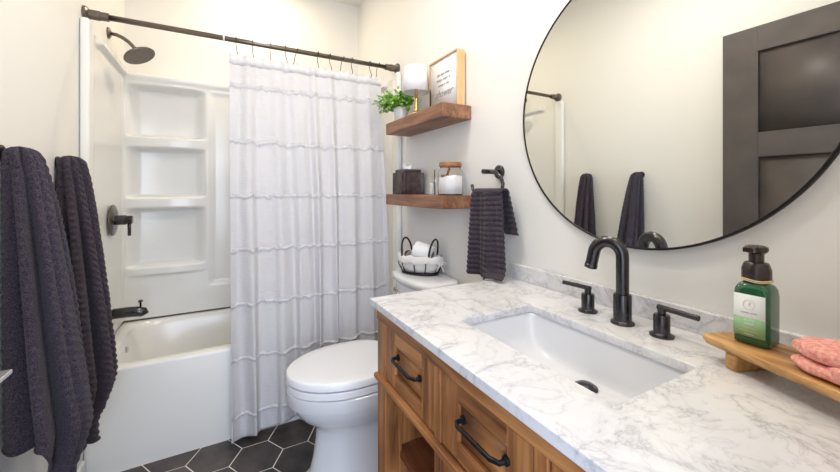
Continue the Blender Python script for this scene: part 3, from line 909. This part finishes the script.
# slim tester bottle between tissue box and jar
t = thing('slim_bottle', 'slim clear bottle with dark cap edge standing left of the glass jar', 'bottle', (.865, 1.435, ZL))
mb = MB(); mb.box(.850, .878, 1.442, 1.462, ZL, ZL + .085); mb.build('bottle_body', M['glass'], t, bevel=.003)
mb = MB(); mb.box(.853, .875, 1.4445, 1.4595, ZL + .004, ZL + .055); mb.build('contents', M['label'], t, bevel=.003)
mb = MB(); mb.box(.857, .861, 1.4235, 1.4275, ZL, ZL + .118); mb.build('dark_edge', M['blackm'], t, bevel=.001)

# ================================================================ TOWEL RING with hand towel
rg = thing('towel_ring', 'black open towel ring on the wall between the shelves and the round mirror', 'towel ring', (XR, 1.112, 1.32))
mb = MB(); mb.lathe([(.027, 0), (.027, .008), (.024, .011), (.010, .012)], (XR, 1.112, 1.322), 30, XNEG); mark_sharp(mb.build('wall_mount', M['blackm'], rg), 50)
mb = MB(); mb.tube([(XR - .008, 1.112, 1.322), (.888, 1.112, 1.322)], .0095, 16); mark_sharp(mb.build('post', M['blackm'], rg), 50)
RX = .912
pth = [(RX, 1.122, 1.322), (RX, 1.095, 1.322), (RX, 1.060, 1.316), (RX, 1.035, 1.298), (RX, 1.024, 1.272), (RX, 1.030, 1.248), (RX, 1.050, 1.236), (RX, 1.09, 1.234), (RX, 1.15, 1.234), (RX, 1.185, 1.237), (RX, 1.205, 1.250), (RX, 1.213, 1.272)]
mb = MB(); mb.tube(pth, .0068, 14); mb.build('ring', M['blackm'], rg)
# hand towel: front and back layer over the ring bar
def hand(u, v):
    Lf, Lb = .325, .155; tot = Lf + Lb + .03
    s_ = v * tot
    f1 = math.sin(u * 2 * PI * 1.6 + .4) * .011 + math.sin(u * 2 * PI * 3.7 + 2) * .004
    if s_ < Lb + .001:
        z = 1.240 - (Lb - s_); x = RX + .020; k = (Lb - s_) / Lb
        y = 1.015 + u * .165 - .030 * k + (u - .5) * .02 * k
        x = min(x + abs(f1) * .8 * k + .0018 * math.sin(2 * PI * z / .019), .958)
    elif s_ < Lb + .03:
        a = PI * (s_ - Lb) / .03; x = RX + .020 * math.cos(a); z = 1.240 + .014 * math.sin(a); k = 0
        y = 1.015 + u * .165
    else:
        q = s_ - Lb - .03; k = q / Lf; z = 1.240 - q
        y = 1.015 + u * .165 + (u - .5) * .034 * k ** .8 - .016 * k
        x = RX - .020 - .016 * k + f1 * (.5 + .9 * k)
        x -= .0020 * math.sin(2 * PI * (z + .01 * u) / .019)
        e = .958 - z
        if e > 0 and y < 1.066:
            kk = sstep(1.066, 1.042, -y) if False else min(1, (1.066 - y) / .02)
            zz = .930 + .028 * math.exp(-e / .02)
            z = z + (zz - z) * kk; x -= e * .75 * kk; y -= e * .35 * kk
    return (x, y, z)
mb = MB(); mb.grid(hand, 120, 420)
tag(mb.build('hand_towel', M['towel2'], thick=.006, off=0), 'dark plum-grey ribbed hand towel over the black towel ring by the marble counter', 'towel')

# ================================================================ VANITY
V = thing('vanity_cabinet', 'honey wood bathroom vanity with shaker drawers and open lower shelf', 'vanity', (.69, .525, 0))
FX = .410; VY0, VY1 = .04, 1.012
def vb(name, x0, x1, y0, y1, z0, z1, m_, par=V, bev=.0018):
    mb = MB(); mb.box(x0, x1, y0, y1, z0, z1); return mb.build(name, m_, par, bevel=bev)
for y in (VY1 - .055, VY0):
    for x in (FX, .91):
        vb('leg', x, x + .055, y, y + .055, 0, .866, M['wood_v'])
vb('top_rail', FX - .003, FX + .022, VY0 - .002, VY1 + .002, .866, .8985, M['wood_h'])
vb('end_panel', FX + .055, .91, VY1 - .030, VY1 - .012, .10, .8985, M['wood_v'])
vb('end_panel', FX + .055, .91, VY0 + .012, VY0 + .030, .10, .8985, M['wood_v'])
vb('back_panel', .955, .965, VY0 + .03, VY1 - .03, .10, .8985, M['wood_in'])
mb = MB(); mb.box(FX - .012, FX + .022, VY0 - .004, VY1 + .004, .689, .7055); mb.build('bead_moulding', M['wood_h'], V, bevel=.004, seg=1)
for a, b in ((.657, .683), (.366, .392)):
    vb('stile', FX - .001, FX + .022, a, b, .706, .866, M['wood_v'])
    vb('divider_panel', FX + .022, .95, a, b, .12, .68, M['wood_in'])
    vb('lower_stile', FX, FX + .022, a, b, .10, .688, M['wood_v'])
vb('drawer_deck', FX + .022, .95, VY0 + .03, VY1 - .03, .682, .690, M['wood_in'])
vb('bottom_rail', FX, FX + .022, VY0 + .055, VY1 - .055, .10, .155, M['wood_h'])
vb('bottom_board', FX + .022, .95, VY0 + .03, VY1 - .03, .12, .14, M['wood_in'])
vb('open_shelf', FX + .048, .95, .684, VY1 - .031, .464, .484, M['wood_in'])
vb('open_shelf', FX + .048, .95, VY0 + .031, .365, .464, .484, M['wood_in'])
def handle(par, y0, y1, z):
    mb = MB(); x = FX
    mb.tube([(x - .001, y1, z), (x - .017, y1, z), (x - .022, y1 - .010, z), (x - .022, y0 + .016, z), (x - .014, y0, z), (x - .001, y0, z)], .0046, 10, flat=1.0)
    for y in (y0, y1): mb.lathe([(.0085, 0), (.0085, .004), (.006, .006)], (x + .001, y, z), 14, XNEG)
    h = mb.build('handle', M['black'], par, smooth=True); mark_sharp(h, 40); return h
for i, (a, b) in enumerate(((.6870, .9520), (.3960, .6530), (.0990, .3620))):
    z0, z1 = .7100, .8620
    d = bpy.data.objects.new('drawer', None); COL.objects.link(d); d.parent = V; ORG[d.name] = ORG[V.name]
    sl = .058
    vb('drawer_stile', FX + .002, FX + .021, a, a + sl, z0, z1, M['wood_v'], d, .0015); vb('drawer_stile', FX + .002, FX + .021, b - sl, b, z0, z1, M['wood_v'], d, .0015)
    vb('drawer_rail', FX + .002, FX + .021, a + sl, b - sl, z0, z0 + .036, M['wood_h'], d, .0015); vb('drawer_rail', FX + .002, FX + .021, a + sl, b - sl, z1 - .036, z1, M['wood_h'], d, .0015)
    mb = MB(); mb.box(FX + .009, FX + .018, a + sl + .003, b - sl - .003, z0 + .039, z1 - .039); mb.build('drawer_panel', M['wood_h'], d)
    c_ = (a + b) / 2
    hp = handle(d, c_ - .012 - .060, c_ - .012 + .060, .805)
    # short posts reaching the recessed panel are part of the handle
for a, b in ((.394, .524), (.526, .655)):
    d = bpy.data.objects.new('cabinet_door', None); COL.objects.link(d); d.parent = V; ORG[d.name] = ORG[V.name]
    z0, z1 = .158, .685
    for p_, q_ in ((a, a + .045), (b - .045, b)): vb('door_stile', FX + .002, FX + .021, p_, q_, z0, z1, M['wood_v'], d, .0015)
    for p_, q_ in ((z0, z0 + .05), (z1 - .05, z1)): vb('door_rail', FX + .002, FX + .021, a + .045, b - .045, p_, q_, M['wood_h'], d, .0015)
    mb = MB(); mb.box(FX + .012, FX + .020, a + .045, b - .045, z0 + .05, z1 - .05); mb.build('door_panel', M['wood_v'], d)

# countertop with the sink cut-out
SX0, SX1, SY0, SY1 = .533, .777, .341, .757
mb = MB(); mb.box(.396, .973, YF + .004, 1.041, .900, .920)
ct = mb.build('countertop', M['marble'], loc=(.69, .525, .90), smooth=False)
def rr_loop(x0, x1, y0, y1, r, z, k=8):
    out = []
    for cx, cy, a0 in ((x1 - r, y1 - r, 0), (x0 + r, y1 - r, 90), (x0 + r, y0 + r, 180), (x1 - r, y0 + r, 270)):
        for i in range(k + 1):
            a = math.radians(a0 + 90 * i / k); out.append((cx + r * math.cos(a), cy + r * math.sin(a), z))
    return out
mb = MB(); mb.loft([rr_loop(SX0, SX1, SY0, SY1, .012, .85), rr_loop(SX0, SX1, SY0, SY1, .012, 1.0)])
ctt = mb.build('cutter', M['marble'])
bo = ct.modifiers.new('cut', 'BOOLEAN'); bo.operation = 'DIFFERENCE'; bo.object = ctt; bo.solver = 'EXACT'
dg = bpy.context.evaluated_depsgraph_get(); dg.update()
nm = bpy.data.meshes.new_from_object(ct.evaluated_get(dg)); ct.modifiers.clear(); ct.data = nm
bpy.data.objects.remove(ctt)
bv = ct.modifiers.new('bevel', 'BEVEL'); bv.width = .0015; bv.segments = 2; bv.limit_method = 'ANGLE'; bv.angle_limit = D(50)
tag(ct, 'white marble countertop with grey veins on the wood vanity', 'countertop')
mb = MB(); mb.box(.955, .974, YF + .004, 1.035, .9202, .974)
tag(mb.build('backsplash', M['marble'], bevel=.0015), 'low white marble backsplash strip along the wall behind the faucet', 'backsplash')

# undermount sink
sk = thing('sink', 'white rectangular undermount sink set in the marble countertop', 'sink', (.655, .549, .78))
DC = (.738, .549); mb = MB(); loops = []
hx, hy = (SX1 - SX0) / 2 + .004, (SY1 - SY0) / 2 + .004; mx_, my_ = (SX0 + SX1) / 2, (SY0 + SY1) / 2
prof = [(1.06, .899, 14), (1.0, .8985, 14), (.985, .890, 12), (.965, .870, 9), (.935, .845, 8), (.86, .820, 7), (.74, .802, 6), (.58, .797, 5), (.40, .794, 3.5), (.22, .792, 2.4), (.14, .791, 2)]
for k, z, p in prof:
    f = max(0, min(1, (1 - k) / .86)); cx = mx_ + (DC[0] - mx_) * f; cy = my_
    a_ = hx * k; b_ = hy * k
    if k < .3: a_ = b_ = .024 + (k - .14) * .10
    loops.append([(x, y, z) for x, y in rrect(cx, cy, a_, b_, 96, p)])
mb.loft(loops, True, False, False)
mb.build('basin', M['basin'], sk, thick=.006, off=-1)
mb = MB(); mb.lathe([(.0, 0), (.027, 0), (.027, .003), (.0235, .005), (.018, .0055), (.017, .0095), (.006, .011), (0, .011)], (DC[0], DC[1], .7915), 32, cap0=False, cap1=False)
mb.build('drain', M['blackm'], sk)

# faucet
fc = thing('faucet', 'black widespread faucet with gooseneck spout and two lever handles behind the sink', 'faucet', (.870, .546, .92))
fx, fy = .870, .543
mb = MB(); mb.lathe([(.027, 0), (.027, .004), (.023, .006), (.0205, .008), (.0205, .070), (.019, .073), (.0145, .074)], (fx, fy, .92), 32)
sd = Vector((-.32, .947, 0)); rr = .0335
path = [(fx, fy, .99), (fx, fy, 1.04), (fx, fy, 1.082)]
for i in range(1, 15):
    a = PI * .965 * i / 14; q = Vector((fx, fy, 1.083)) + sd * (rr - rr * math.cos(a)) + Vector((0, 0, rr * math.sin(a) * 1.08)); path.append(tuple(q))
tg = (Vector(path[-1]) - Vector(path[-2])).normalized(); path.append(tuple(Vector(path[-1]) + tg * .034))
mb.tube(path, .0148, 20)
sp = mb.build('spout', M['blackm'], fc); mark_sharp(sp, 50)
mb = MB(); e = Vector(path[-1]); mb.lathe([(.0157, -.004), (.0157, .006), (.013, .007)], e, 20, Vector((0, 0, 1)).rotation_difference(tg).to_matrix()); mb.build('aerator', M['blackm'], sp)
for y, dr in ((.641, 1), (.453, -1)):
    mb = MB(); mb.lathe([(.0245, 0), (.0245, .004), (.019, .006), (.0165, .008), (.0165, .046), (.0150, .049), (.0085, .050), (.0085, .066)], (fx + .002, y, .92), 28)
    h = mb.build('handle_body', M['blackm'], fc); mark_sharp(h, 50)
    mb = MB(); mb.tube([(fx + .002, y - dr * .008, .984), (fx + .000, y + dr * .03, .984), (fx - .004, y + dr * .075, .9835)], .0062, 14); lv = mb.build('lever', M['blackm'], h); mark_sharp(lv, 50)

# ================================================================ ROUND MIRROR
mi = thing('round_mirror', 'large round wall mirror with thin black frame above the sink', 'mirror', (XR, .566, 1.10))
MC = (XR, .566, 1.497)
mb = MB(); mb.lathe([(.386, .001), (.403, .001), (.403, .018), (.402, .019), (.3985, .019), (.3975, .018), (.3975, .0165), (.386, .016)], MC, 128, XNEG, cap0=False, cap1=False)
mark_sharp(mb.build('mirror_frame', M['black'], mi), 45)
mb = MB(); mb.lathe([(.3972, .012), (.3972, .0165)], MC, 128, XNEG); mg = mb.build('mirror_glass', M['mirror'], mi, smooth=False)

# ================================================================ WOODEN RISER, SOAP, CLOTH
ang = math.atan2(-.189, -.065)      # direction of the riser's long axis in plan
ex = Vector((math.cos(ang), math.sin(ang), 0)); ey = Vector((-ex.y, ex.x, 0))   # ey points to the wall (+x)
if ey.x < 0: ey = -ey
F0 = Vector((.822, .352, 0))
def TR(a, b, z): v = F0 + ex * a + ey * b; return (v.x, v.y, z)
RT = .9685
ri = thing('wooden_riser', 'footed wooden riser tray holding the soap bottle and pink cloth on the counter', 'tray', tuple(F0 + ex * .15 + ey * .05 + Vector((0, 0, .92))))
outline = [(0, .0), (-.006, .006), (-.008, .02), (-.006, .05), (.0, .085), (.012, .098), (.04, .104), (.10, .107), (.20, .110), (.305, .112), (.313, .10), (.314, .02), (.308, .0), (.20, -.004), (.10, -.003)]
mb = MB()
def ol(s, z): 
    return [TR(.155 + (a - .155) * (1 - s / .16), .052 + (b - .052) * (1 - s / .05), z) for a, b in outline]
mb.loft([ol(.012, RT - .019), ol(.004, RT - .015), ol(0, RT - .006), ol(.0008, RT - .001), ol(.003, RT), ol(.008, RT - .0012), ol(.02, RT - .0022)])
mark_sharp(mb.build('tray_top', M['acacia'], ri), 50)
for a in (.034, .262):
    mb = MB(); L = [TR(a, .010, 0), TR(a + .022, .010, 0), TR(a + .022, .092, 0), TR(a, .092, 0)]
    mb.loft([[(p[0], p[1], z) for p in L] for z in (.9205, RT - .0185)]); mb.build('foot', M['acacia'], ri, bevel=.003)

ZTB = RT - .0018
bx, by = .872, .288
sb = thing('soap_bottle', 'green foaming hand soap bottle with dark pump and pale label', 'soap bottle', (bx, by, ZTB))
def sq(h, z, p=7, n=64): return [(bx + x, by + y, z) for x, y in rrect(0, 0, h * 1.04, h, n, p)]
mb = MB(); mb.loft([sq(.022, ZTB), sq(.026, ZTB + .003), sq(.0262, ZTB + .010), sq(.0265, ZTB + .088), sq(.0255, ZTB + .100, 6), sq(.0225, ZTB + .108, 4), sq(.018, ZTB + .112, 2.2), sq(.0165, ZTB + .118, 2)])
mark_sharp(mb.build('bottle', M['greenp'], sb), 55)
xl = bx - .0265 * 1.04 - .0012
mb = MB(); mb.box(xl, xl + .001, by - .0215, by + .0235, ZTB + .016, ZTB + .092); la = mb.build('label', M['label'], sb)
mb = MB(); mb.box(xl - .0004, xl + .0004, by - .0215, by + .0235, ZTB + .016, ZTB + .050); mb.build('green_band', M['labelg'], la)
mb = MB(); mb.tube(arc((xl - .0003, by + .001, ZTB + .074), .0085, 0, 2 * PI, 28, 'yz')[:-1], .0004, 5, closed=True); mb.build('emblem_ring', M['labelp'], la)
for s_, sz, z_, mm_ in (('HAND SOAP', .0042, .0575, 'ink'), ('A L O E', .0045, .044, 'label'), ('MINT', .0055, .037, 'label'), ('FOAMING', .0046, .0295, 'labelt'), ('HAND WASH', .0046, .0240, 'labelt'), ('8.75 fl oz', .0034, .019, 'label')):
    text('label_text', s_, sz, M[mm_], la, (xl - .0006, by + .001, ZTB + z_), (0, -1, 0), (0, 0, 1), 0, .0002)
text('label_text', 'f', .011, M['labelp'], la, (xl - .0004, by + .001, ZTB + .071), (0, -1, 0), (0, 0, 1), .2, .0002)
mb = MB(); mb.lathe([(.0205, .118), (.0215, .120), (.0215, .136), (.0185, .146), (.0165, .149), (.0110, .150), (.0110, .170)], (bx, by, ZTB), 36); cp = mb.build('pump_collar', M['pump'], sb); mark_sharp(cp, 50)
mb = MB(); mb.lathe([(.0118, .165), (.0165, .170), (.0175, .173), (.0165, .178), (.012, .180)], (bx, by, ZTB), 28)
mb.box(bx - .036, bx, by - .0075, by + .0075, ZTB + .1705, ZTB + .1785); mark_sharp(mb.build('pump_head', M['pump'], sb), 50)
mb = MB()
for dz in (0, .0028):
    mb.tube([(bx + .0225 * math.cos(a), by + .0225 * math.sin(a), ZTB + .1155 + dz + .001 * math.sin(3 * a)) for a in [2 * PI * k / 30 for k in range(30)]], .0011, 6, closed=True)
mb.build('twine', M['twine'], sb)

# folded pink washcloth
rc = random.Random(3)
def layer(z0, h, a0, a1, b0, b1, sd):
    loops = []
    K = 14
    for q in range(K + 1):
        t_ = q / K; a = a0 + (a1 - a0) * t_
        w_ = .5 + .5 * min(1, (t_ * 6) ** .6) if t_ < .2 else 1.0
        lp = []
        bm_ = (b0 + b1) / 2; bh = (b1 - b0) / 2 * (.55 + .45 * sstep(0, .25, t_)) * (.55 + .45 * sstep(0, .25, 1 - t_))
        hh_ = h * (.35 + .65 * sstep(0, .2, t_)) * (.35 + .65 * sstep(0, .2, 1 - t_))
        for k in range(32):
            th = 2 * PI * k / 32
            cb = math.copysign(abs(math.cos(th)) ** .8, math.cos(th)); sz = math.copysign(abs(math.sin(th)) ** .6, math.sin(th))
            nb = .004 * noise.noise(Vector((a * 60, th * 1.5, sd)))
            b = bm_ + (bh + nb) * cb
            z = z0 + h / 2 + (hh_ / 2) * sz + (.004 * noise.noise(Vector((a * 40, b * 50, sd + 5))) if sz > 0 else 0)
            lp.append(TR(a, b, max(z, ZTB + .0005)))
        loops.append(lp)
    return loops
mb = MB()
mb.loft(layer(ZTB, .021, .118, .275, .010, .106, 1)); mb.loft(layer(ZTB + .018, .030, .114, .28, .018, .110, 9)); mb.loft(layer(ZTB + .005, .024, .17, .275, .006, .085, 20))
pc = mb.build('washcloth', M['pink'], sub=1)
tag(pc, 'folded coral pink washcloth lying on the wooden riser tray', 'washcloth')
